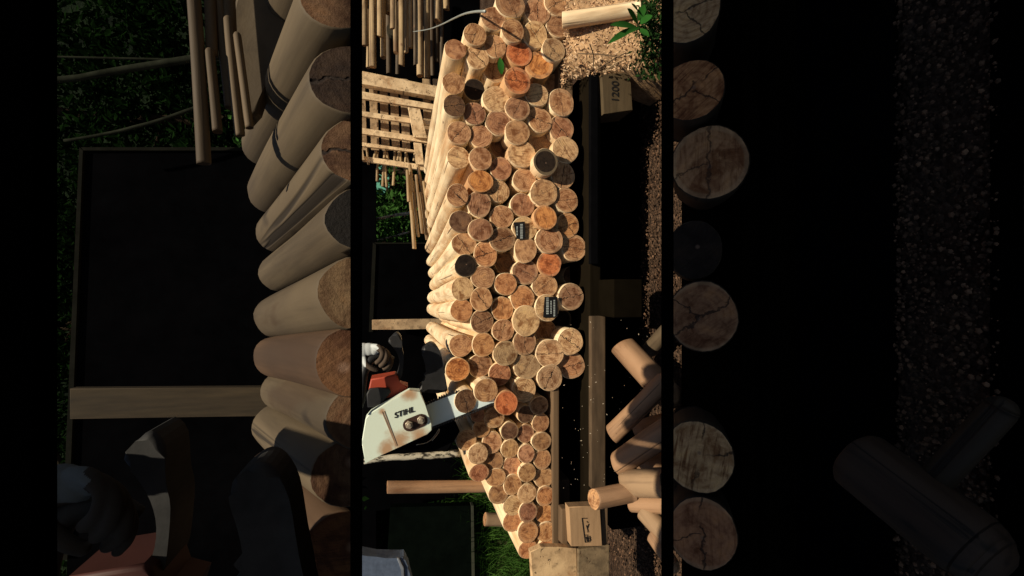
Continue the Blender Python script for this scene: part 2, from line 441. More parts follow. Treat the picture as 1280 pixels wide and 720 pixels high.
COLS = [
 [(569,62,13.5,'r',.0),(567,104,13,'t',0),(568,132,13.5,'n',1),(574,166,13.5,'t',.8),(573,197,13.5,'y',.3),(572,244,13.5,'t',1),(576,277,13.5,'n',0),
  (580,305,14,'t',.8),(582,332,13.5,'k',0),(578,361,13,'y',0),(577,388,13.5,'o',0),(576,432,13,'t',0),(572,462,13.5,'O',0),(582,501,13.5,'n',1)],
 [(594,43,13.5,'t',.9),(597,71,14,'y',1),(593,112,13,'k',0),(593,142,13.5,'b',1),(601,170,13,'t',0),(601,198,13.5,'t',0),(601,226,14,'O',0),(599,255,15,'b',1),
  (601,287,14,'b',0),(607,318,14.5,'o',1),(604,346.5,14,'t',0),(602,374,13.5,'t',1),(602.5,402,14,'b',1),(604,431,13.5,'o',0),(600,457,14.5,'b',.5),(607.5,488,14,'t',0)],
 [(617,23,14,'t',.6),(619,58,13.5,'t',.9),(620,88,14,'g',0),(620,124,15,'y',0),(623,153,14,'b',.5),(626,184,13,'n',1),(626,211,13.5,'r',0),(623,239,13.5,'y',.9),
  (627.5,271,14.5,'t',.2),(628,299,15,'b',1),(631,328,13,'n',0),(632,355,13.5,'o',0),(628,386,13.5,'o',.2),(629,413,13.5,'t',.7),(632,441.5,14,'g',.2),(625,467.5,13.5,'r',.3),(633,504,14,'R',0)],
 [(638,5,17,'b',.6),(641,38,14,'t',0),(649,67,15,'R',.3),(647,101,16,'R',1),(647,135,14.5,'b',.4),(647,165,15,'t',0),(652,192,16,'y',0),(656,225,14,'t',0),
  (653,256,14.5,'r',.3),(656,285,14,'y',.9),(657,312,14.5,'t',0),(656.5,340,15,'b',.6),(653,373,14.5,'o',.2),(658,401,17,'y',0),(656,428,14,'b',1),(659,458,15,'g',.3),(655,487,14.5,'y',.3)],
 [(672,14,16,'t',1),(669,43,15,'y',1),(674,81,16,'O',0),(671,118,14.5,'y',.8),(675,150,15.5,'t',.9),(677,176,13,'g',0),(682,202,15,'k',0),(680,241,16.5,'t',.4),
  (682,272,15,'O',.2),(687,300,16.5,'t',.3),(687,330,15,'R',.2),(681,357,15,'t',.4),(684,385,14.5,'y',.3),(682,414,14,'b',.2),(687.5,442,16,'y',.6),(687.5,472,15.5,'g',1)],
 [(697,4,15,'t',.8),(698,32,15,'b',.3),(692,62,15,'g',.7),(696,106,14,'b',0),(702,128,16,'t',.5),(702,161,15,'r',1),(707,187,15.5,'y',.4),(704,219,15,'t',1),
  (708,250,14.5,'t',.6),(710,282,14.5,'o',1),(718,310,15,'t',.7),(715,345,11,'n',0),(714,371,16,'b',1),(701,399,13,'k',0),(713,427,16,'y',1),(715,457,15.5,'r',.9)],
]
DEEP = {(696,106): .07, (715,345): .12, (701,399): .12, (682,414): .07, (631,328): .05, (593,112): .05, (620,88): .03, (626,184): .05, (677,176): .04}  # recessed ends; the darkest tints also hold shade
OUT = {(582,501): -.038, (607.5,488): -.036, (633,504): -.038, (572,462): -.015, (682,202): -.03, (682,272): -.02, (647,101): -.02}
sd = 1
for ci, col in enumerate(COLS):
    for k, (x, y, r, t, ck) in enumerate(col):
        Y = 1.30 + random.uniform(-.008, .008) + DEEP.get((x, y), 0) + OUT.get((x, y), 0)
        c = P(x, y, Y); rr = r*S(x, Y)*1.095; sd += 1
        j = [random.uniform(.90, 1.10) for _ in range(3)]
        j = [(a+2)/3 for a in j]
        cc = tuple(min(.95, a*b) for a, b in zip(TINT[t], j))
        feat = 'cracked ' if ck >= .8 else ''
        lab = f"{feat}{WORD[t]} pole end, {ORD[k]} from top in {ORD[ci]} column of thick stack"
        body = BODY_O if t in 'OR' and ci else BODY
        o = make_log('wooden_pole', c, D1, rr, 1.2+random.uniform(-.03, .03), [body, END], cc, ck, sd)
        tag(o, lab, 'pole', 'thick peeled poles in the stack')
        if (x, y) in ((656,285), (684,385)):       # black paper label stapled on the end
            bm = bmesh.new(); bw = bmesh.new()
            if x == 656: box = [(642,278),(656,277),(657,298),(646,299)]; rows = [(652,280,297,1.6),(646.5,283,294,.8)]
            else: box = [(681,371),(697,371),(697,396),(679,397)]; rows = [(684.5,372,393,1.5),(689,376,391,.7),(693,375,394,1.0)]
            q = (o.rotation_quaternion.to_matrix() @ Vector((0, 1, 0)))
            prism(bm, box, Y-.0075, .002)
            o1 = mesh_obj('paper_label', bm, plain('black_label', (.008, .008, .009), .5), recalc=True)
            for rx, ya, yb, hw in rows:
                yy = ya
                while yy < yb:
                    d = random.uniform(.7, 1.9)
                    prism(bw, [(rx-hw, yy), (rx+hw, yy), (rx+hw-.2, yy+d), (rx-hw-.2, yy+d)], Y-.0082, .0005); yy += d+random.uniform(.5, .9)
            o2 = mesh_obj('label_print', bw, plain('white_print', (.35, .38, .36), .6))
            o1.parent = o; o1.matrix_parent_inverse = (Matrix.Translation(o.location) @ o.rotation_quaternion.to_matrix().to_4x4()).inverted()
            o2.parent = o1
            

THIN = [(597,518,9,'b'),(602,536,11,'t'),(583,550,11.5,'t'),(597.5,567.5,11,'y'),(599,591,11,'r'),
 (618,522,11.5,'t'),(615,553,12,'t'),(617.5,577,10.5,'b'),(620,597,11,'t'),(623,617,11.5,'r'),
 (637,539,10.5,'n'),(637.5,561,11,'t'),(640,582.5,11,'t'),(641,606,11,'t'),(641,632,11,'y'),(640,652.5,11.5,'o'),
 (657,518,10,'n'),(657,542,11,'b'),(658,567,10.5,'t'),(659,591,11,'t'),(659,617,11.5,'y'),(660,640,11,'b'),(660,665,12,'o'),(660,687,11,'o'),
 (674,507,10.5,'b'),(676,529,11,'r'),(677,552,11,'b'),(678,574,11,'t'),(680,597,11.5,'t'),(682,620,11.5,'o'),(681,642.5,11.5,'o'),(682.5,665,11.5,'o'),(683,687,11.5,'o')]
tc = {}
for x, y, r, t in THIN:
    ci = 0 if x < 610 else 1 if x < 630 else 2 if x < 650 else 3 if x < 667 else 4
    k = tc.get(ci, 0); tc[ci] = k+1
    Y = 1.312 + random.uniform(-.008, .008); c = P(x, y, Y); sd += 1
    cc = tuple(min(.95, a*random.uniform(.9, 1.05)*.95) for a in TINT[t])
    o = make_log('thin_pole', c, D1, r*S(x, Y)*1.11, 1.2+random.uniform(-.03, .03), [BODY, END_S], cc, .15, sd, seg=22, nlen=10)
    tag(o, f"{WORD[t]} pole end, {ORD[k]} from top in {ORD[ci]} column of thin stack", 'pole', 'thin peeled poles in the stack')

# ------------------------------------------------------------------ dark top tier and low tier of large logs
def M2(x, y): return (3.17*x-1387, 3.17*y-779)
D2 = direction(198, 438)
YT = .36
Zs = P(446, 360, YT)
big = [(574,166,1,'t',0),(573,197,1,'t',0),(572,244,.62,'t',0),(576,277,1,'n',1),(580,305,1,'t',1),(582,332,1,'k',0),(578,361,.9,'y',0),(577,388,1,'o',0),(583,410,.9,'t',0),(576,432,.9,'t',0),(572,462,1,'O',0)]
cn = Vector((0, 0, -1))
nm = (ray(443, 360).cross(Vector((1, 0, 0)))).normalized()
if nm.z > 0: nm = -nm
for k, (x, y, f, t, ck) in enumerate(big):
    px, py = M2(x, y); Y = YT + .005*k; c = P(px, py, Y); sd += 1
    cc = tuple(a*.20 for a in TINT[t])  # end tints dimmed in colour like the bodies
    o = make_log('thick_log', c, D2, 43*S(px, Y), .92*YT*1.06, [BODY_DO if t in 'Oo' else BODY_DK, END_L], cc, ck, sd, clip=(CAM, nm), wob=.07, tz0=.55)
    tag(o, f"log dimmed in colour on the upper tier, {ORD[k]} from the top beside the black screen", 'log', 'large dark logs on the upper tier')
# two long dark logs leading to the upper edge of the picture
for k, (a, b, r) in enumerate([((300, 130), (400, -170), 26), ((318, 60), (452, -240), 24)]):
    pass
low = [(857,13,43,'y',1),(863,113,43,'o',1),(887,203,46,'t',.8),(868,312,36,'k',0),(878,396,45,'b',1),(873,571,44,'y',1),(878,667,45,'r',1)]
lm = (ray(837, 360).cross(Vector((1, 0, 0)))).normalized()
if lm.z < 0: lm = -lm
DL = direction(845, 372); YL = .80
for k, (px, py, r, t, ck) in enumerate(low):
    Y = YL + (.03 if t == 'k' else 0); c = P(px, py, Y); sd += 1
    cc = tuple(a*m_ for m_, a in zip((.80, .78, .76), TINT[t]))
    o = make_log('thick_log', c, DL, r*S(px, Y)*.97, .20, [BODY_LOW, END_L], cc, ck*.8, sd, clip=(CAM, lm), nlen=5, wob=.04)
    tag(o, f"{WORD[t]} log round on the low tier, {ORD[k]} from the top right of the gravel", 'log', 'large log rounds on the low tier')

# ------------------------------------------------------------------ added black racks; beams stand in for the border bars
YR = .32; YL2 = .782
rack = empty('border_rack', (0, YR, 0)); tag(rack, 'added black rack standing in for the border bars, carrying the upper tier logs', 'rack')
rack2 = empty('low_border_rack', (0, YL2, 0)); tag(rack2, 'added low black rack standing in for a border bar above the log rounds', 'rack')
def beam(name, p0, p1, Y, d, mat, parent=None, x0=-1.25, x1=1.25):
    bm = bmesh.new(); add_box(bm, (x0, Y, Zp(p1, Y)), (x1, Y+d, Zp(p0, Y))); return mesh_obj(name, bm, mat, parent)
beam('border_bar', 438, 451, YR, .012, BEAMB, rack)
beam('border_bar', 829.5, 842, YL2, .008, BEAMB, rack2)
bm = bmesh.new(); a = ray(443.5, 360); a = a/a.y; th = Vector((0, 0, -.002))
vs = [bm.verts.new(CAM + Vector((sx, 0, 0)) + a*yy + t) for t in (Vector(), th) for sx, yy in ((-1.25, .333), (1.25, .333), (1.25, .64), (-1.25, .64))]
for f in ((0,1,2,3), (7,6,5,4), (0,4,5,1), (1,5,6,2), (2,6,7,3), (3,7,4,0)): bm.faces.new([vs[q] for q in f])
mesh_obj('shade_shelf', bm, BEAMB, rack)  # unseen shelf, added to shade the low tier
beam('top_border_bar', -14, 41, .20, .012, BEAMB, rack)
for sx in (-1.25, 1.23):
    bm = bmesh.new(); add_box(bm, (sx, .2125, Zp(41, .20)), (sx+.02, YR-.001, Zp(-14, .20))); mesh_obj('border_rack_bracket', bm, BEAMB, rack)
for sx in (-1.29, 1.25):
    bm = bmesh.new(); add_box(bm, (sx, YR, 0), (sx+.04, YR+.04, Zp(-14, YR))); mesh_obj('post', bm, BEAMB, rack)  # post of the added border rack
    bm = bmesh.new(); add_box(bm, (sx, YL2, 0), (sx+.04, YL2+.03, Zp(829.5, YL2))); mesh_obj('post', bm, BEAMB, rack2)  # post of the added low border rack
bm = bmesh.new(); add_box(bm, (-1.2, .42, -.01), (1.2, ground(1240, 360).y, .004))
tag(mesh_obj('border_strip', bm, BEAMB), 'added flat black border strip along the right edge of the picture', 'mat')  # border strip built as a flat black slab
# dimmed bearers under the low logs and on the ground
bm = bmesh.new(); add_box(bm, (-1.2, .79, Zp(958, .79)), (1.2, 1.0, Zp(926, .79)-.004), .004)
tag(mesh_obj('timber_bearer', bm, DARKW3), 'dimmed timber bearer directly under the low log rounds', 'timber')
bm = bmesh.new(); add_box(bm, (-1.2, .76, Zp(1000, .76)), (1.2, .785, Zp(962, .76)), .004)
tag(mesh_obj('timber_bearer', bm, DARKW3), 'narrower dimmed timber running along the outer side of the bearer', 'timber')
bm = bmesh.new(); add_box(bm, (-1.2, .64, -.005), (1.2, 1.25, .012))
a = ground(1120, 360).y
bm.free(); bm = bmesh.new(); add_box(bm, (-1.2, a, -.005), (1.2, 1.15, .010))
tag(mesh_obj('dark_gap_sheet', bm, VOID), 'added black sheet for the dark gap between low logs and gravel', 'sheet')  # sheet added to fill the dark gap with black
bm = bmesh.new(); prism(bm, [(1042, 328), (1150, 325), (1162, 474), (1046, 478)], .70, .05, bev=.003)
tag(mesh_obj('timber_block', bm, plain('faded_dark_block', (.05, .044, .028), .9, .4, 10, .0)), 'faint dark square block on the black sheet near the right', 'block')

# ------------------------------------------------------------------ timbers under the stack
def tbeam(name, label, p0, p1, Y, d, py0, py1, mat, bev=.003, parent=None):
    bm = bmesh.new()
    pm = (p0+p1)/2
    xa, xb = P(pm, py1, Y).x, P(pm, py0, Y).x
    add_box(bm, (xa, Y, Zp(p1, Y)), (xb, Y+d, Zp(p0, Y)), bev)
    c = Vector(((xa+xb)/2, Y, Zp(p1, Y)))
    o = mesh_obj(name, bm, mat, parent, origin=c if not parent else None)
    if label: tag(o, label, 'timber')
    return o
tbeam('timber_bearer', 'brown plank edge between the poles and the bright chips', 698, 716, 1.335, .5, 56, 125, BRW)
tbeam('timber_bearer', 'dark timber bearer running under the whole pole stack', 737, 751, 1.27, .12, 90, 690, DARKW2)
tbeam('timber_bearer', 'dusty lit timber rail below the bearer beside the thin poles', 739, 757, 1.24, .02, 395, 610, BRW2)
tbeam('timber_bearer', 'narrow board edge along the right side of the thin poles', 691, 699, 1.30, .9, 478, 684, BRW)
tbeam('timber_bearer', 'timber coloured black as shade beside the block numbered 1200', 738, 748, 1.25, .015, 92, 330, BLACK)  # shade beneath the stack painted as black
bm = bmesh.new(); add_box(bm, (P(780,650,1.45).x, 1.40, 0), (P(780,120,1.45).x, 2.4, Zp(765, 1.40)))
pal = mesh_obj('pallet', bm, VOID); tag(pal, 'black shaded pallet resting on the ground under the whole pole stack', 'pallet')  # deep shade under the poles put into the black colour
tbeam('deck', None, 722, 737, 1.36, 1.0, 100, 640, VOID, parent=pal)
# numbered block
bm = bmesh.new(); prism(bm, [(752, 93), (788, 90), (791, 138), (755, 142)], 1.24, .09, bev=.002)
blk = mesh_obj('numbered_block', bm, plain('pallet_block_wood', (.085, .060, .032), .8, .35, 12, .2, stretch=(1, 1, 9)), origin=P(772, 116, 1.24))
tag(blk, 'brown wooden block printed 1200 under the leaves', 'block')
INK = plain('black_ink', (.008, .006, .005), .7)
def text(name, body, center, size, e1, e2, mat, depth=.0006, offset=0, shear=0, spacing=1.0):
    cu = bpy.data.curves.new(name, 'FONT'); cu.body = body; cu.align_x = 'CENTER'; cu.align_y = 'CENTER'
    cu.size = size; cu.extrude = depth/2; cu.offset = offset; cu.shear = shear; cu.space_character = spacing
    tmp = bpy.data.objects.new('tmp', cu); C.objects.link(tmp)
    dg = bpy.context.evaluated_depsgraph_get(); dg.update()
    me = bpy.data.meshes.new_from_object(tmp.evaluated_get(dg))
    bpy.data.objects.remove(tmp); bpy.data.curves.remove(cu)
    mt = Matrix((e1, e2, e1.cross(e2))).transposed().to_4x4(); mt.translation = center
    me.transform(mt); me.materials.clear(); me.materials.append(mat)
    return link(bpy.data.objects.new(name, me))
o = text('printed_number', '1200', P(769.5, 114.5, 1.239), 13.5*S(769, 1.24), Vector((1, 0, 0)), Vector((0, 0, 1)), INK, .001, .0004, spacing=1.0)
o.parent = blk; o.location = -blk.location
tbeam('dark_block', 'faint dark block on the gravel beside the pallet base', 767, 803, 1.15, .1, 349, 397, plain('very_dark_wood', (.0065, .005, .003), .9, .5, 10, .1))  # near-black brown with a mottled tone

# stamped block group at the bottom
bm = bmesh.new(); prism(bm, [(711, 634), (750, 632), (753, 683), (714, 683)], 1.20, .03, bev=.002)
sb = mesh_obj('stamped_block', bm, plain('tan_block_wood', (.36, .225, .12), .8, .3, 10, .2, stretch=(1, 1, 8)), origin=P(730, 660, 1.2))
tag(sb, 'square tan wooden block with a black stamped mark below the thin poles', 'block')
bm = bmesh.new()
def stroke(x0, y0, x1, y1, w=.5):
    d = math.hypot(x1-x0, y1-y0); nx, ny = -(y1-y0)/d*w, (x1-x0)/d*w
    prism(bm, [(x0-nx, y0-ny), (x1-nx, y1-ny), (x1+nx, y1+ny), (x0+nx, y0+ny)], 1.1985, .0012)
for s_ in [(727.5,648,731.5,678),(727.5,648,734,648),(731.5,678,738,677.5),(730.5,669,735,669),(733,657,735,664),(736,655,734.5,660),(734,665,736,665),
           (732.5,671,734,677),(734.5,670,735.5,677),(737,670,738,676.5),(733,673.5,738.5,672.5),(734,676,739,675),(733.5,652,735,653.5)]: stroke(*s_, w=.42)
o = mesh_obj('stamp_mark', bm, INK); o.parent = sb; o.location = -sb.location
tbeam('timber_end', 'short brown timber end left of the stamped block', 702, 710, 1.23, .03, 636, 684, BRW)
tbeam('timber_end', 'ribbed brown timber end right of the stamped block', 752, 760, 1.21, .03, 628, 682, BRW)
bm = bmesh.new(); prism(bm, [(663,690),(676,684),(700,684),(721,685),(722,760),(668,760)], 1.21, .02, bev=.002)
tag(mesh_obj('board', bm, body_mat('pale_weathered_board', (.72, .50, .27), (.45, .29, .15))), 'wide pale weathered board at the bottom below the thin poles', 'board')
tbeam('board', 'brown weathered board at the bottom below the stamped block', 722.5, 762, 1.205, .02, 684, 760, body_mat('brown_weathered_board', (.24, .17, .095), (.10, .07, .04)))
tbeam('board', 'dark brown plank running behind the thin poles bottom', 697, 712, 1.32, .3, 600, 690, DARKW)

# ------------------------------------------------------------------ heap of stakes at the right bottom
SP = S(800, 1.2)
heap = [((778,432),(846,506),12.5,1.32,1.12,'dark topped stake leaning down to the right above the heap','BODY_D'),
 ((765,543),(838,470),9.5,1.24,1.10,'brown stake rising to the right under the dark topped stake','BODY_D'),
 ((773,580),(846,531),11.5,1.20,1.04,'thick brown stake rising to the right in the middle of the heap','BODY_D'),
 ((782,604),(846,604),12,1.17,1.02,'thick level tan stake near the lower end of the heap','BODY_ST2'),
 ((742,624),(800,613),9.5,1.16,1.14,'short stake with a pale cut end above the stamped block','BODY_D'),
 ((793,628),(846,630),8.5,1.15,1.05,'level stake under the thick tan stake','BODY_D'),
 ((806,640),(846,684),8.5,1.12,1.02,'stake sloping down to the right at the bottom of the heap','BODY_ST2'),
 ((815,668),(846,715),7,1.08,1.0,'lowest thin stake at the bottom right corner of the heap','BODY_D'),
 ((812,438),(846,402),8,1.34,1.2,'dim stake rising to the right above the dark topped stake','BODY_SD'),
 ((797,536),(846,524),8,1.30,1.12,'dim stake lying behind the thick brown one','BODY_D'),
 ((800,575),(846,574),9,1.26,1.12,'dim level stake between the two thick ones','BODY_D')]
BODY_ST2 = body_mat('tan_stake_wood', (.32, .21, .12), (.22, .14, .08))
for k, (a, b, r, Ya, Yb, lab, mt) in enumerate(heap):
    A, B = P(a[0], a[1], Ya-.1), P(b[0], b[1], Yb-.1); sd += 1
    o = make_log('garden_stake', A, (B-A).normalized(), 1.28*r*S(a[0], Ya-.1), (B-A).length, [globals()[mt], END], (.58, .38, .22), .3, sd, nlen=8, taper=.98, tilt=.35, wob=.10)
    tag(o, lab, 'stake', 'stakes heaped on the ground')
# the faint stake low in the dark right
A, B = P(1075, 575, .54), P(1262, 716, .38)
o = make_log('garden_stake', A, (B-A).normalized(), 34*S(1100, .6), (B-A).length, [body_mat('dim_stake_wood', (.045, .027, .017), (.03, .018, .011), (.008, .006, .004)), END_L], (.03, .02, .012), .3, 900, tilt=.2)  # dimness put into the wood colour
tag(o, 'thick dim stake leaning across the far lower right', 'stake')
A, B = P(1170, 600, .46), P(1262, 500, .40)
o = make_log('garden_stake', A, (B-A).normalized(), 13*S(1200, .6), (B-A).length, [BODY_LOW, END_L], (.03, .02, .012), .3, 901)
tag(o, 'thin dim stake rising to the right above the thick dim stake', 'stake')

# pole on the chips at the top right, and the leafy sprig
A, B = P(703, 26, 1.26), P(808, 10, 1.16)
o = make_log('wooden_pole', A, (B-A).normalized(), 10.5*S(750, 1.2), (B-A).length, [BODY, END], TINT['t'], .2, 77, taper=.9)
tag(o, 'smooth pale pole sticking out rightward from the stack over the chips', 'pole')

# ------------------------------------------------------------------ chips, gravel
def chip_mat(name, ramp_):
    s = NT(name); s2 = s.n('ShaderNodeNewGeometry'); c = s.ramp(s2.outputs['Random Per Island'], ramp_); return s.done(c, .85, .2)
CH = chip_mat('wood_chip', [(0, (.50, .30, .16)), (.4, (.70, .50, .31)), (.7, (.36, .20, .10)), (1, (.10, .055, .03))])
def heapz(x, y):      # woodchip heap below the overhanging end of the stack
    t = max(0, min(1, (y-1.10)/.19)); return .02 + .285*t*(1-.0*x) + .012*mnoise.noise(Vector((x*14, y*14, 0)))
bm = bmesh.new(); NX, NY = 60, 24; x0, x1 = .60, 1.75
gg = [[bm.verts.new((x0+(x1-x0)*i/NX, 1.08+.26*j/NY, heapz(x0+(x1-x0)*i/NX, 1.08+.26*j/NY)*max(0, min(1, i/4)))) for i in range(NX+1)] for j in range(NY+1)]
for j in range(NY):
    for i in range(NX): bm.faces.new((gg[j][i], gg[j][i+1], gg[j+1][i+1], gg[j+1][i]))
tag(mesh_obj('chip_mound', bm, plain('packed_chips', (.36, .23, .125), .9, .6, 90, .1, bump=.8), smooth=True), kind='structure')
bm = bmesh.new()
for _ in range(9000):
    x = random.uniform(x0+.03, x1-.3); y = random.uniform(1.09, 1.34); z = heapz(x, y)
    p = Vector((x, y, z+random.uniform(.000, .004))); l = random.uniform(.003, .012)
    d = Vector((random.gauss(.25, .6), random.gauss(0, .4), random.gauss(.2, .7))).normalized()
    s_ = d.cross(Vector((random.gauss(0, .4), -1, random.gauss(.3, .5)))).normalized()*random.uniform(.001, .0028)
    vs = [bm.verts.new(q) for q in (p-s_, p+s_, p+d*l+s_*.7, p+d*l-s_*.7)]; bm.faces.new(vs)
tag(mesh_obj('wood_chips', bm, CH, recalc=False), 'bright wood chips heaped at the upper right beside the stack', 'wood chips', kind='stuff')
GR = chip_mat('gravel_stone', [(0, (.028, .016, .009)), (.5, (.070, .040, .023)), (.88, (.13, .072, .042)), (1, (.19, .11, .065))])
bm = bmesh.new()
def pebble(p, r):
    n = 5; st = []
    a0 = random.uniform(0, 6)
    top = bm.verts.new(p+Vector((0, 0, r*random.uniform(.5, 1)))); ring = []
    for k in range(n):
        a = a0+6.283*k/n; q = r*random.uniform(.7, 1.2)
        ring.append(bm.verts.new(p+Vector((math.cos(a)*q, math.sin(a)*q, -r*.2))))
    for k in range(n): bm.faces.new((ring[k], ring[(k+1) % n], top))
for _ in range(19000):
    if random.random() < .35: x, y = random.uniform(-1.0, 1.1), random.uniform(.44, ground(1118, 360).y)
    elif random.random() < .3: x, y = random.uniform(-1.05, -.45), random.uniform(1.2, 1.8)
    else: x, y = random.uniform(-1.0, 1.1), random.uniform(1.02, 1.42)
    pebble(Vector((x, y, random.uniform(-.004, .006))), random.choice((.0015, .002, .003, .0045)))
tag(mesh_obj('gravel', bm, GR, recalc=False), 'fine brown gravel on the ground to the right of the stack', 'gravel', kind='stuff')

# twigs over the chips
for k, (pts, lab) in enumerate([([(722,67),(750,68),(778,72)], 'thin twig lying level across the bright chips'),
                                ([(741,88),(742,70),(737,55)], 'thin dark twig standing up at the top of the black timber'),
                                ([(742,90),(760,78),(782,66)], 'slanting twig between the black timber and the leaves'),
                                ([(752,92),(768,80),(780,74)], 'pale slanting stick just above the block printed 1200')]):
    bm = bmesh.new(); tube(bm, [P(x, y, 1.14-.01*i) for i, (x, y) in enumerate(smoothpoly(pts, 3, False))], .0016, 6)
    tag(mesh_obj('twig', bm, CREAM2 if k == 3 else BRW), lab, 'twig')
# sprig and undergrowth
def bigleaf(bm, base, tip, w, nrm):
    ax = (tip-base); s = ax.cross(nrm).normalized(); n = 6; rows = []
    for i in range(n+1):
        t = i/n; ww = w*math.sin(math.pi*min(1, t*.93+.05))**.8; c = base+ax*t - nrm*(.12*ax.length*t*t)
        rows.append((bm.verts.new(c-s*ww+nrm*ww*.3), bm.verts.new(c), bm.verts.new(c+s*ww+nrm*ww*.3)))
    for i in range(n):
        for j in range(2): f = bm.faces.new((rows[i][j], rows[i][j+1], rows[i+1][j+1], rows[i+1][j])); f.smooth = True
sp_ = empty('leafy_sprig', P(800, 40, 1.08)); tag(sp_, 'green sprig with long narrow leaves at the upper right of the chips', 'plant')
bm = bmesh.new(); nr = Vector((.2, -1, .3)).normalized(); q0 = P(796, 34, 1.08)
for (bx, by, tx, ty, w) in [(796,34,764,27,5),(795,34,761,50,4.5),(797,30,785,8,5),(798,26,806,4,5),(800,18,790,2,4),(798,30,816,18,5),(798,36,812,44,4),(799,34,782,40,3.5)]:
    bigleaf(bm, P(bx, by, 1.08), P(tx, ty, 1.05+random.uniform(-.01, .01)), w*S(790, 1.08), nr)
mesh_obj('leaves', bm, L_FRESH, sp_, smooth=True, recalc=False)
bm = bmesh.new(); tube(bm, [P(830, 60, 1.12), P(812, 46, 1.10), P(797, 33, 1.085), P(797, 20, 1.08)], [.003, .0025, .002, .0015], 6); mesh_obj('stem', bm, BARK, sp_)
us = empty('low_shrub', P(818, 50, 1.15)); tag(us, 'dark green tangled shrub along the upper right edge of the gravel', 'shrub')
bm = bmesh.new()
for _ in range(2600):
    a = random.gauss(0, 1); px = 813+random.gauss(0, 9); py = 38+random.gauss(0, 36)
    if px > 836 or (px < 795 and random.random() < .6) or py > 98: continue
    leaf(bm, P(px, py, random.uniform(1.08, 1.25)), random.uniform(.008, .022), .35)
mesh_obj('leaves', bm, L_SHADE, us, recalc=False)
bm = bmesh.new()
for k in range(8):
    a = P(835, random.uniform(0, 110), 1.18); b = P(random.uniform(795, 815), random.uniform(0, 90), 1.12)
    tube(bm, [a, a.lerp(b, .5)+Vector((.01, 0, .01)), b], [.002, .0015, .0008], 5)
mesh_obj('stem', bm, BARK, us)

# ------------------------------------------------------------------ background, upper left of the middle strip
# stacked stakes seen side on
SST = [(456,57,4.3,14),(466,84,4,30),(475,46,4.2,12),(486,17,4.2,-60),(491,36,3.6,14),(502,82,4,47),(513,60,3,42),(508,66,2.6,50),(525,95,4.2,50),(534,98,4.2,60),
 (547,27,5,-60),(479,72,3.6,46),(486,92,3,70),(546,78,3,54),(519,82,2.2,50),(470,12,4.2,-60),(498,1,4,-60),(460,85,2.2,70),(495,66,3,54),(497,100,3,80),(510,20,3,-50),(533,3,4,-60),
 (456,8,4,-60),(464,22,3,-60),(541,96,2.6,60),(552,88,2.6,64),(517,44,3,10),(529,40,3,0),(540,60,3,20),(505,30,3,-20),(558,12,4,-60)]
for k, (x, ye, r, ys) in enumerate(SST):
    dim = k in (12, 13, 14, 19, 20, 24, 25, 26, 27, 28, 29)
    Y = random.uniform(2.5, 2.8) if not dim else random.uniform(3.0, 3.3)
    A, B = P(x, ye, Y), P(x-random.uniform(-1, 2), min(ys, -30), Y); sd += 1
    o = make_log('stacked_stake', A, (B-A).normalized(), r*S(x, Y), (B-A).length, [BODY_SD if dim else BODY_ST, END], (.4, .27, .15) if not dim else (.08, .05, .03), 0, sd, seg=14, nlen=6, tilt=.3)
    tag(o, ('dim ' if dim else 'pale ')+'stake lying sideways in the rack of stakes at the top', 'stake', ('dim' if dim else 'pale')+' stakes in the far rack')
bm = bmesh.new(); prism(bm, [(440, -60), (600, -60), (600, 112), (440, 90)], 3.45, .05)
tag(mesh_obj('dark_board', bm, VOID), 'black backboard behind the rack of stakes', 'board')
bm = bmesh.new(); prism(bm, smoothpoly([(484, 32), (497, 25), (510, 30), (513, 37), (500, 46), (486, 42)], 4), 2.9, .04)
tag(mesh_obj('basket_lid', bm, plain('olive_disc', (.030, .024, .012), .8)), 'dim round olive disc among the sideways stakes', 'disc')
# wire
bm = bmesh.new(); tube(bm, [P(450+x/6, y/6, 1.9-.04*i) for i, (x, y) in enumerate(smoothpoly([(400,238),(520,218),(620,180),(700,140),(780,105),(860,88),(940,85)], 3, False))], [.0016+.00012*i for i in range(19)], 8)
tag(mesh_obj('wire', bm, plain('galvanised_wire', (.34, .36, .33), .45, .2, 20, .5, metal=.3), smooth=True), 'pale curved wire running from the stack top towards the dark stakes', 'wire')
# lattice crate of pale boards
YC = 2.55
cr = empty('lattice_crate', P(495, 150, YC)); tag(cr, 'pale lattice crate of crossed boards left of the pole stack', 'crate')
def board(poly, Y, th, mat, name='slat', par=cr):
    bm = bmesh.new(); prism(bm, poly, Y, th, bev=.0015); return mesh_obj(name, bm, mat, par)
board([(440,87),(449,88),(548,108),(548,122),(449,104),(440,102)], YC, .05, CREAM, 'rail')
for poly in ([(440,112),(548,131),(548,138),(440,121)], [(440,137),(515,148),(545,152),(545,157),(515,154),(440,143)], [(440,158),(535,172),(535,179),(440,165)],
             [(440,176),(524,188),(524,191),(440,181)], [(440,193),(530,206),(530,213),(440,199)]):
    board(poly, YC+.02, .02, CREAM)
for poly in ([(510,134),(525,136),(534,173),(517,171)], [(517,178),(527,179),(530,206),(520,205)]): board(poly, YC-.004, .018, CREAM, 'cross_board')
for poly in ([(440,184),(453,184),(456,200),(440,200)],): board(poly, YC-.002, .02, CREAM2, 'cross_board')
for k, x in enumerate((446, 461, 474, 487, 500, 528, 541)):
    w = 10; board([(x, 98), (x+w, 99), (x+w+3, 188), (x+3, 187)], YC+.10, .015, CREAM2, 'back_board')
bm = bmesh.new(); prism(bm, [(436, 90), (560, 95), (560, 205), (436, 205)], YC+.3, .02)
mesh_obj('back_panel', bm, VOID, cr)
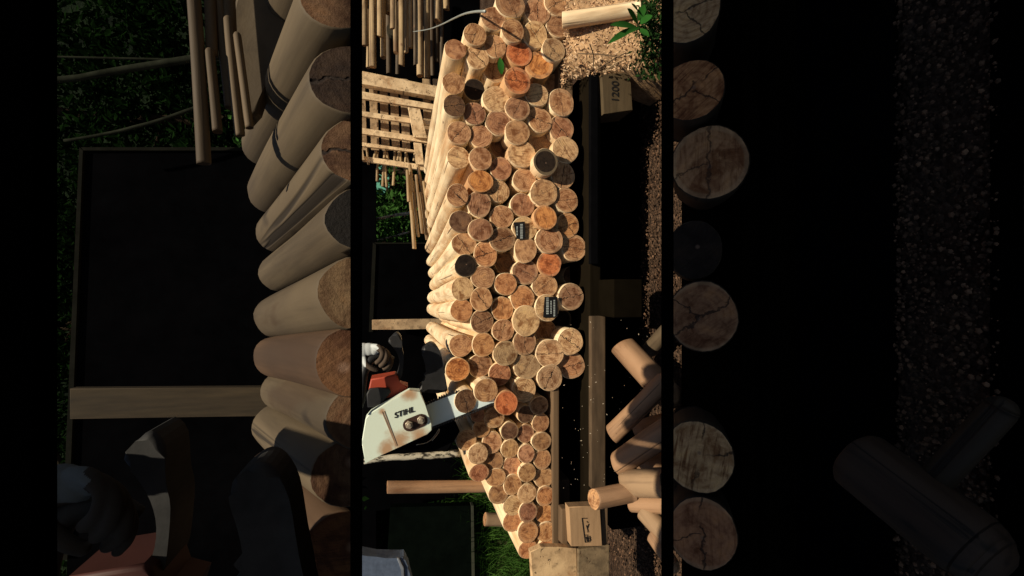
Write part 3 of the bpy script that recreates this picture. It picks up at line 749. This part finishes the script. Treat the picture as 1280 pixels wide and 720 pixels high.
# short canes in the lower opening of the crate, and the hanging bundle
for k in range(13):
    x = 462+k*5+random.uniform(-1.5, 1.5); ya = 184+random.uniform(0, 6); yb = 204+random.uniform(-4, 30 if k < 9 else 12)
    A, B = P(x, yb, YC+.08), P(x-random.uniform(-4, 6), ya, YC+.08); sd += 1
    o = make_log('cane', A, (B-A).normalized(), random.uniform(1.4, 2.2)*S(x, YC), (B-A).length, [BODY_ST, END], (.4, .27, .15), 0, sd, seg=8, nlen=3, tilt=.2)
    tag(o, 'short thin cane end poking out below the lattice crate', 'cane', 'short canes below the lattice crate')
bundle = [((511,252),(509,212),2.2),((518,311),(511,218),2.6),((523,296),(516,226),1.8),((528,292),(520,218),2.0),((534,300),(526,240),2.0),((531,262),(522,205),2),((538,298),(529,226),1.6),((516,240),(512,205),2.2),((521,275),(519,262),1.8),((514,262),(511,235),1.6)]
for k, (a, b, r) in enumerate(bundle):
    A, B = P(*a, 2.3+.02*(k % 3)), P(*b, 2.3+.02*(k % 3)); sd += 1
    o = make_log('cane', A, (B-A).normalized(), r*S(a[0], 2.3), (B-A).length, [BODY_ST, END], (.4, .27, .15), 0, sd, seg=10, nlen=6, tilt=.2, wob=.2)
    tag(o, 'bamboo cane in the bundle between the crate and the black screen', 'cane', 'canes in the hanging bundle')
# same kind of bundle high up
big_b = [((255,205),(238,-60),8),((265,70),(258,-60),7),((288,135),(268,-60),6.5),((272,165),(262,60),6),((300,170),(285,20),6),((290,95),(284,-40),7),((312,160),(296,40),5)]
for k, (a, b, r) in enumerate(big_b):
    Y = .47+.006*(k % 3); A, B = P(*a, Y), P(*b, Y); sd += 1
    o = make_log('cane', A, (B-A).normalized(), r*S(a[0], Y), (B-A).length, [BODY_SD, END_L], (.05, .035, .02), 0, sd, seg=12, nlen=8, tilt=.2, wob=.12)
    tag(o, 'dark thick cane in the bundle at the top above the black screen', 'cane', 'dark canes above the screen')
# upper flat planks between the canes and the logs
for k, (poly, lab) in enumerate([([(296,-20),(372,-20),(352,40),(322,140),(300,150),(288,120)], 'dark plank leaning between the upper canes and the first large log'),]):
    bm = bmesh.new(); prism(bm, smoothpoly(poly, 2), .50, .015, bev=.004)
    tag(mesh_obj('plank', bm, BODY_DK), lab, 'plank')

# black screens / cabinet
bm = bmesh.new(); prism(bm, [(104,188),(470,188),(470,800),(80,800)], 3.30, .06)
scr = mesh_obj('black_screen', bm, VOID); tag(scr, 'large black screen board behind the large dark logs', 'screen')
FR = plain('faint_frame', (.010, .010, .008), .8, .3, 20, .1)
bm = bmesh.new(); prism(bm, [(101,184),(345,184),(345,188),(104,188)], 3.28, .05); o = mesh_obj('frame', bm, FR); o.parent = scr
bm = bmesh.new(); prism(bm, [(99,184),(103.5,188),(84,700),(76,700)], 3.28, .05); o = mesh_obj('frame', bm, FR); o.parent = scr
bm = bmesh.new(); prism(bm, [(470,304),(700,304),(700,600),(463,640),(463,330)], 3.05, .06)
s2 = mesh_obj('black_cabinet', bm, VOID); tag(s2, 'black cabinet panel left of the middle of the pole stack', 'cabinet')
bm = bmesh.new(); prism(bm, [(468,303),(560,303),(560,305),(470,305)], 3.04, .03); prism(bm, [(466,303),(470,306),(466,415),(461,415)], 3.04, .03)
o = mesh_obj('frame', bm, FR); o.parent = s2
bm = bmesh.new(); prism(bm, [(465,400),(580,398),(580,410),(500,412),(465,412)], 2.9, .05, bev=.003)
tag(mesh_obj('plank', bm, CREAM2), 'pale brown plank standing against the black cabinet above the chainsaw', 'plank')
bm = bmesh.new(); prism(bm, [(87,486),(338,484),(440,480),(440,512),(338,520),(87,524)], 2.75, .05, bev=.004)
tag(mesh_obj('plank', bm, plain('dark_plank_wood', (.036, .026, .014), .8, .5, 9, .2, stretch=(5, 3, .5))), 'dark plank standing in front of the large black screen', 'plank')  # plank colour darkened to carry the upper tier dimness

# birch branches
BIRCH = NT('birch_bark'); bv = BIRCH.objco(); bn = BIRCH.noise(BIRCH.mapp(bv, scale=(1, 1, .5)), 34, 5, .7)
BIRCH.bump(bn, .5, .003); BIRCH.done(BIRCH.ramp(bn, [(.42, (.02, .018, .014)), (.5, (.40, .38, .30)), (.8, (.62, .58, .48))]), .8, .2)
BIRD = plain('dim_birch_bark', (.018, .020, .014), .9, .7, 20, .1)  # birch colour lowered to stand for weak light
def branch(pts, Y, r, mat, lab, name='birch_branch', seg=9):
    bm = bmesh.new(); pp = smoothpoly(pts, 4, False)
    tube(bm, [P(x, y+random.uniform(-.4, .4), Y) for x, y in pp], [r*S(pp[0][0], Y)*(1-.35*i/len(pp)) for i in range(len(pp))], seg)
    return tag(mesh_obj(name, bm, mat, smooth=True), lab, 'branch')
branch([(520,266),(500,268),(480,272),(462,276),(440,279)], 3.6, 2.2, BIRCH.m, 'pale birch branch across the green leaves beside the canes')
branch([(512,290),(490,296),(468,301),(440,304)], 3.7, 1.2, BIRCH.m, 'thinner pale branch just above the black cabinet')
branch([(300,66),(240,74),(160,86),(100,97),(30,104)], 3.0, 5, BIRD, 'dim birch branch crossing the upper left forest')
branch([(260,130),(200,150),(140,166),(80,176)], 3.1, 2.5, BIRD, 'faint thin branch above the large black screen')
branch([(300,76),(180,74),(60,71),(30,72)], 3.2, 1.6, BIRD, 'faint straight twig at the top left of the forest')
branch([(575,566),(540,569),(505,571),(480,573),(455,577)], 1.75, 4.6, BIRCH.m, 'mottled birch pole just below the chainsaw cover', 'birch_pole')
# leaning round post and stub
def post(a, b, r, Y, mat, lab, col=(.40, .26, .15)):
    global sd; sd += 1
    A, B = P(*a, Y), P(*b, Y)
    o = make_log('round_post', A, (B-A).normalized(), r*S(a[0], Y), (B-A).length, [mat, END], col, .4, sd, tilt=.1)
    tag(o, lab, 'post'); return o
post((484,609), (640,607), 7.6, 1.9, BODY_D, 'brown round post standing between the chainsaw and the dark green board')
post((606,649), (660,650), 8.2, 2.3, BODY_ST2, 'short round post stub in the grass')
bm = bmesh.new(); prism(bm, [(488,634),(588,632),(590,760),(480,760)], 2.9, .05)
db = mesh_obj('dark_green_board', bm, plain('dark_green_paint', (.0022, .0036, .0026), .9, .5, 12, .0)); tag(db, 'dark green board panel beneath the brown post', 'board')
bm = bmesh.new(); prism(bm, [(589,632),(592,632),(594,760),(590.5,760)], 2.89, .05); o = mesh_obj('edge_strip', bm, plain('dull_olive', (.03, .032, .018), .8)); o.parent = db
tree('small_tree', -1.55, 3.7, 1.9, (.55, .35, .6), 'dim bush between the birch trunk and the blue cloth', L_DK, 60, 50, .07, cz=.80, clump=.18)
# black backing between cabinet and board
bm = bmesh.new(); prism(bm, [(455,560),(700,560),(700,800),(455,800)], 3.9, .05)
tag(mesh_obj('black_screen', bm, VOID), 'black screen behind the birch trunk and the dark green board', 'screen')
# blue cloth
bm = bmesh.new(); pl = [(438,697.5),(470,697.5),(500,698),(505,698),(509,706),(512,716),(514,760),(438,760)]
prism(bm, smoothpoly(pl, 3), 1.5, .05, bev=.004)
cl = mesh_obj('work_jacket', bm, plain('blue_grey_denim', (.085, .11, .16), .85, .3, 70, .1), origin=P(480, 720, 1.5)); tag(cl, 'blue grey denim jacket edge with stitched hem at the bottom left', 'jacket')
bm = bmesh.new(); prism(bm, [(496,698.3),(499,698.3),(505,710),(507,760),(504,760),(502,712)], 1.494, .008, bev=.002); o = mesh_obj('hem', bm, plain('pale_stitching', (.17, .19, .22), .85)); o.parent = cl; o.location = -cl.location
# green leaf stuck in the stack
bm = bmesh.new(); bigleaf(bm, P(627,93,1.285), P(625,71,1.275), 4.2*S(627, 1.28), Vector((0, -1, .2)).normalized())
tag(mesh_obj('green_leaf', bm, L_FRESH, smooth=True, recalc=False), 'single green leaf stuck on a grey pole end near the top', 'leaf')
# flying sawdust
bm = bmesh.new()
for _ in range(90):
    px, py = random.uniform(700, 815), random.uniform(400, 640)
    p = P(px, py, random.uniform(1.02, 1.12)); s_ = random.choice((.6, .6, .8, 1.3))*S(px, 1.1)
    d = Vector((random.gauss(0, 1), 0, random.gauss(0, 1))).normalized()*s_
    e = Vector((-d.z, 0, d.x))*.5
    f = [bm.verts.new(p+q) for q in (d, e, -d, -e)]; k = bm.verts.new(p+Vector((0, s_*.5, 0))); bm.faces.new(f)
    for i in range(4): bm.faces.new((f[i], k, f[(i+1) % 4]))
tag(mesh_obj('sawdust', bm, plain('sawdust_fleck', (.55, .45, .33), .9)), 'specks of sawdust flying below the saw cut', 'sawdust', kind='stuff')

# ------------------------------------------------------------------ chainsaw
def cov_mat(name, base, rust):
    s = NT(name); v = s.objco(); n = s.noise(v, 14, 5, .65, .5); n2 = s.noise(v, 60, 4)
    sep = s.n('ShaderNodeSeparateXYZ'); s.l(v, sep.inputs[0])
    f = None
    for (px, py, rr) in ((500, 551, .050), (524, 545, .040), (512, 492, .030), (483, 562, .035), (478, 514, .018)):
        d = s.n('ShaderNodeVectorMath', operation='DISTANCE'); s.l(v, d.inputs[0]); d.inputs[1].default_value = P(px, py, 1.235)
        g = s.math('SUBTRACT', 1.0, s.math('DIVIDE', d.outputs['Value'], rr), clamp=True)
        f = g if f is None else s.math('MAXIMUM', f, g)
    f = s.math('MULTIPLY', s.step(s.math('ADD', f, s.math('MULTIPLY', s.math('SUBTRACT', n, .5), 1.5)), .10, .85), .9)
    c = s.mix(f, base, rust); c = s.mix(s.math('MULTIPLY', s.step(n2, .62, .75), .12), c, rust)
    s.bump(n2, .1, .001); return s.done(c, .42, .5)
COVER = cov_mat('saw_cover_paint', (.74, .84, .70), (.46, .25, .12))
BAR = plain('guide_bar_steel', (.74, .88, .88), .38, .10, 8, .5, metal=0)
ORNG = plain('orange_saw_housing', (.38, .055, .025), .55, .2, 12, .4)
STEEL = plain('nut_steel', (.45, .38, .28), .4, .4, 40, .5, metal=.5)
GLOVE = plain('white_work_glove', (.52, .55, .54), .85, .15, 60, .2)
GLOVEB = plain('brown_glove_palm', (.085, .060, .042), .85, .5, 30, .2)
GLOVE_D = plain('dimmed_glove', (.095, .105, .105), .85, .2, 40, .2)  # dimmed copy of the white glove, low light in the colour
GLOVEB_D = plain('dimmed_glove_palm', (.03, .024, .018), .85, .5, 30, .2)  # dimmed copy of the brown palm colour
z3 = lambda x, y: (451+x/8.47, 415+y/8.47)
G1 = [z3(*p) for p in [(380,10),(430,60),(440,180),(455,260),(445,400),(430,480),(385,570),(330,680),(300,760),(240,740),(270,650),(330,540),(392,430),(408,330),(388,240),(340,160),(290,105),(320,60)]]
G2 = [z3(*p) for p in [(745,118),(800,140),(850,230),(880,400),(910,560),(900,640),(640,645),(612,605),(668,540),(697,450),(680,340),(652,250),(652,190),(690,150)]]
def saw(fm, Y, k, label, mats, full=True):
    """k: metres scale of depth offsets relative to the first saw"""
    body, orange, rub, = mats
    root = empty('chainsaw', P(*fm(500, 520), Y)); tag(root, label, 'chainsaw')
    def pr(name, poly, dy, th, mat, bev=0.0, sm=1):
        bm = bmesh.new(); prism(bm, smoothpoly(poly, sm) if sm > 1 else poly, Y+dy*k, th*k, bev=bev*k, fm=fm); return mesh_obj(name, bm, mat, root)
    pr('front_guard', G1, .06, .05, rub, .006, 3)
    pr('chain_brake', G2, .06, .05, rub, .008, 3)
    bm = bmesh.new(); pts = [z3(*p) for p in [(-60,860),(0,720),(12,560),(34,430),(84,320),(150,262),(240,250),(330,300)]]
    pp = smoothpoly(pts, 4, False)
    tube(bm, [P(*fm(x, y), Y+(-.006+.0012*i)*k) for i, (x, y) in enumerate(pp)], 5.6*S(fm(470, 450)[0], Y)*(3.17 if fm is M2 else 1), 14)
    mesh_obj('front_handle', bm, rub, root)
    pr('housing', [z3(*p) for p in [(105,500),(360,455),(390,470),(420,560),(500,580),(480,640),(380,670),(300,700),(95,700),(80,620)]], .045, .06, orange, .004)
    pr('air_vents', [z3(*p) for p in [(90,602),(180,592),(300,596),(320,640),(250,720),(200,800),(70,800),(60,660)]], .035, .02, rub, .003)
    if full:
        pr('engine_block', [(452,500),(500,488),(534,500),(575,540),(560,565),(500,560),(452,575)], .06, .10, BLACK, .005)
        cov = pr('side_cover', smoothpoly([(525,489),(512,488.5),(490,500.5),(463,516),(457,523),(452,553),(456.5,580),(470,572),(500,558.5),(534,543.5),(540,538),(540,530),(531,505)], 1), 0, .035, COVER, .0025)
        gr = bmesh.new()
        for off in (0, 2.6): prism(gr, [(477+off,515-off*.3),(478+off,514.6-off*.3),(495.4+off*.4,557),(494.4+off*.4,557.4)], Y-.0012, .003)
        g = mesh_obj('rib', gr, plain('rib_rust', (.40, .26, .16), .6), root)
        bm = bmesh.new(); cc_ = [(511.5, 531.5), (526.5, 525.5)]; poly = []
        a = math.atan2(-6, 15)
        for i in range(9): t = a+math.pi/2+math.pi*i/8; poly.append((cc_[0][0]+8*math.cos(t), cc_[0][1]+8*math.sin(t)))
        for i in range(9): t = a-math.pi/2+math.pi*i/8; poly.append((cc_[1][0]+8*math.cos(t), cc_[1][1]+8*math.sin(t)))
        prism(bm, poly, Y-.0022, .004, bev=.0008); mesh_obj('nut_recess', bm, plain('dark_recess', (.045, .022, .014), .5), root)  # slot drawn as a dark brown plate under the nuts
        for (nx, ny) in cc_:
            bm = bmesh.new(); prism(bm, [(nx+5.2*math.cos(1.047*i+.3), ny+5.2*math.sin(1.047*i+.3)) for i in range(6)], Y-.009, .008, bev=.0012)
            prism(bm, [(nx+2.4*math.cos(.63*i), ny+2.4*math.sin(.63*i)) for i in range(10)], Y-.014, .006, bev=.001)
            mesh_obj('cover_nut', bm, STEEL, root)
        an = R(16); e1 = Vector((math.sin(an), 0, -math.cos(an))); e2 = Vector((math.cos(an), 0, math.sin(an)))
        o = text('lettering', 'STIHL', P(504.5, 516, Y-.0016), 9.6*S(504, Y), e1, e2, INK, .001, .0003, .28, 1.04)
        o.parent = root; o.location = -root.location
        Yb = Y+.036
        bar = pr('guide_bar', [(530,508),(536,505),(566,492.5),(600,490),(618,494),(630,494),(634,498),(630,502),(612,504.5),(541,533),(536,535)], .036, .004, BAR, .0008)
        bm = bmesh.new()
        ch = [(541,535.5),(560,528),(580,520),(600,512.2),(612,507),(628,503)]
        for (x0_, y0_), (x1_, y1_) in zip(ch[:-1], ch[1:]):
            n = max(2, int(math.hypot(x1_-x0_, y1_-y0_)/3.2))
            for i in range(n):
                t = i/n; x, y = x0_+(x1_-x0_)*t, y0_+(y1_-y0_)*t
                prism(bm, [(x, y-2.2), (x+2.6, y-3.1), (x+2.8, y-.6), (x+.6, y+1.2)], Yb-.002, .009)
        mesh_obj('saw_chain', bm, RUBBER, root); bm = bmesh.new()
        ch = [(531,504.5),(548,497),(566,489.5),(600,489)]
        for (x0_, y0_), (x1_, y1_) in zip(ch[:-1], ch[1:]):
            n = max(2, int(math.hypot(x1_-x0_, y1_-y0_)/3.2))
            for i in range(n):
                t = i/n; x, y = x0_+(x1_-x0_)*t, y0_+(y1_-y0_)*t
                prism(bm, [(x, y+3), (x+2.6, y+2.0), (x+2.8, y-.2), (x+.6, y-1.0)], Yb-.002, .009)
        mesh_obj('saw_chain', bm, RUBBER, root)
        bm = bmesh.new(); tube(bm, [P(x, y, Y+.03) for x, y in smoothpoly([(520,556),(534,553),(543,545),(549,536),(548,541),(540,551)], 3, False)], .0012, 6)
        mesh_obj('chain_catcher', bm, STEEL, root)
    return root
ID = lambda x, y: (x, y)
saw(ID, 1.235, 1.0, 'chainsaw with pale greenish side cover and steel bar pushed into the pole stack', (BLACK, ORNG, RUBBER))
saw(M2, .285, .7, 'added larger copy of the chainsaw, dim handle and guards at the lower left in front of the large black screen', (BLACK, plain('dimmed_orange_housing', (.05, .012, .008), .6), RUBBER_D), False)  # added larger copy of the saw, housing dimmed in colour

def hand(fm, Y, ks, mg, mb, label, pose_group=None):
    """gloved hand closed round the handle: blobs and tapering fingers fused into one skin by a voxel remesh"""
    s = S(fm(468, 445)[0], Y)*ks
    def Q(x, y, d=0): return P(*fm(x, y), Y+d*s)
    root = empty('person', Q(455, 440, 4)); tag(root, label, 'person')
    bm = bmesh.new()
    def ball(c, rx, ry, rz):
        r = bmesh.ops.create_icosphere(bm, subdivisions=3, radius=1)
        for v in r['verts']: v.co = Vector((v.co.x*rx*s, v.co.y*ry*s, v.co.z*rz*s)) + c
    ball(Q(461, 437, 6), 8.5, 6, 10); ball(Q(454, 438, 7), 9.5, 7, 9); ball(Q(468, 437, 5), 7, 5.5, 7)
    ball(Q(452, 459, 4), 6, 5, 6)
    def chain(pts, r0, r1):
        pp = smoothpoly(pts, 4, False); n = len(pp)
        tube(bm, [Q(*p) for p in pp], [(r0+(r1-r0)*i/(n-1))*s for i in range(n)], 12)
        ball(Q(*pp[-1]), r1, r1, r1)
    chain([(466,433,4),(473,434,-3),(478,440,-5),(476,448,-4),(471,453,0)], 3.6, 2.8)
    chain([(468,436,3),(477,436,-2),(483,443,-4),(481,452,-3),(476,457,1)], 3.7, 2.9)
    chain([(470,438,4),(481,438,1),(487,447,0),(486,456,1),(480,461,4)], 3.5, 2.7)
    chain([(470,440,8),(482,442,7),(489,450,6),(488,458,6),(484,463,8)], 3.0, 2.3)
    chain([(455,446,6),(458,455,2),(464,460,0),(470,462,1)], 3.8, 3.0)       # thumb below the handle
    chain([(456,438,8),(448,436,12),(440,434,18),(425,430,30)], 8.0, 8.5)    # wrist
    me = bpy.data.meshes.new('hand'); bm.to_mesh(me); bm.free()
    tmp = bpy.data.objects.new('tmp', me); C.objects.link(tmp)
    md = tmp.modifiers.new('r', 'REMESH'); md.mode = 'VOXEL'; md.voxel_size = .75*s; md.use_smooth_shade = True
    m2 = tmp.modifiers.new('s', 'SMOOTH'); m2.iterations = 3; m2.factor = .5
    dg = bpy.context.evaluated_depsgraph_get(); dg.update()
    me2 = bpy.data.meshes.new_from_object(tmp.evaluated_get(dg)); bpy.data.objects.remove(tmp)
    me2.materials.clear(); me2.materials.append(mg); me2.materials.append(mb)
    lim = Q(470, 440, 0)
    for p in me2.polygons:
        c = p.center; p.use_smooth = True
        q = c - CAM; t = q.dot(AF); px = 640+F_PX*q.dot(AR)/t; py = 360-F_PX*q.dot(AU)/t
        if fm is M2: px, py = (px+1387)/3.17, (py+779)/3.17
        if px > 472+1.5*math.sin(py) or (py > 444 and px > 457): p.material_index = 1
    o = bpy.data.objects.new('gloved_hand', me2); link(o, root); o.location = -root.location
    # sleeve running back over the far side
    bm = bmesh.new(); tube(bm, [Q(444, 435, 14), Q(432, 432, 26), Q(418, 428, 60), Q(400, 424, 110)], [9.5*s, 10.5*s, 12*s, 14*s], 16, wob=.15)
    mesh_obj('sleeve', bm, BLACK, root)
    return root
hand(ID, 1.235, 1.0, GLOVE, GLOVEB, 'person gripping the chainsaw handle with a white and brown work glove')
hand(M2, .285, 3.17, GLOVE_D, GLOVEB_D, 'person gripping the dim handle at the lower left with a glove dimmed in colour')

# ------------------------------------------------------------------ unseen overhead sheet, added to shade the ground by the low tier
aw = empty('shade_sheet', (0, -.6, 0)); tag(aw, 'added dark sheet out of view above the viewpoint, there for shade', 'shade_sheet')
bm = bmesh.new(); add_box(bm, (-1.6, -1.5, H+1.02), (2.4, -.11, H+1.03)); mesh_obj('shade_canopy', bm, RUBBER, aw)
for ax in (-1.58, 2.36):
    bm = bmesh.new(); tube(bm, [(ax, -1.45, 0), (ax, -1.45, H+1.02)], .02, 10); mesh_obj('pole', bm, STEEL, aw)  # pole of the added shade sheet
    bm = bmesh.new(); tube(bm, [(ax, -.13, 0), (ax, -.13, H+1.02)], .02, 10); mesh_obj('pole', bm, STEEL, aw)  # pole of the added shade sheet

# ------------------------------------------------------------------ light
EL, AZ = R(62), R(25)
sv = Vector((math.sin(AZ)*math.cos(EL), -math.cos(AZ)*math.cos(EL), math.sin(EL)))
sun = bpy.data.objects.new('sun', bpy.data.lights.new('sun', 'SUN')); link(sun)
sun.data.energy = 5.0; sun.data.angle = R(1.0); sun.data.color = (1, .87, .67)
sun.rotation_mode = 'QUATERNION'; sun.rotation_quaternion = sv.to_track_quat('Z', 'Y')
w = bpy.data.worlds.new('World'); scn.world = w; w.use_nodes = True
nt = w.node_tree; sk = nt.nodes.new('ShaderNodeTexSky'); sk.sky_type = 'NISHITA'; sk.sun_disc = False
sk.sun_elevation = EL; sk.sun_rotation = math.atan2(sv.x, sv.y)
nt.links.new(sk.outputs[0], nt.nodes['Background'].inputs[0]); nt.nodes['Background'].inputs[1].default_value = .05
scn.render.engine = 'CYCLES'
scn.view_settings.view_transform = 'Standard'; scn.view_settings.look = 'None'
scn.view_settings.exposure = 0.12; scn.view_settings.gamma = 1
scn.render.resolution_x = 1024; scn.render.resolution_y = 576
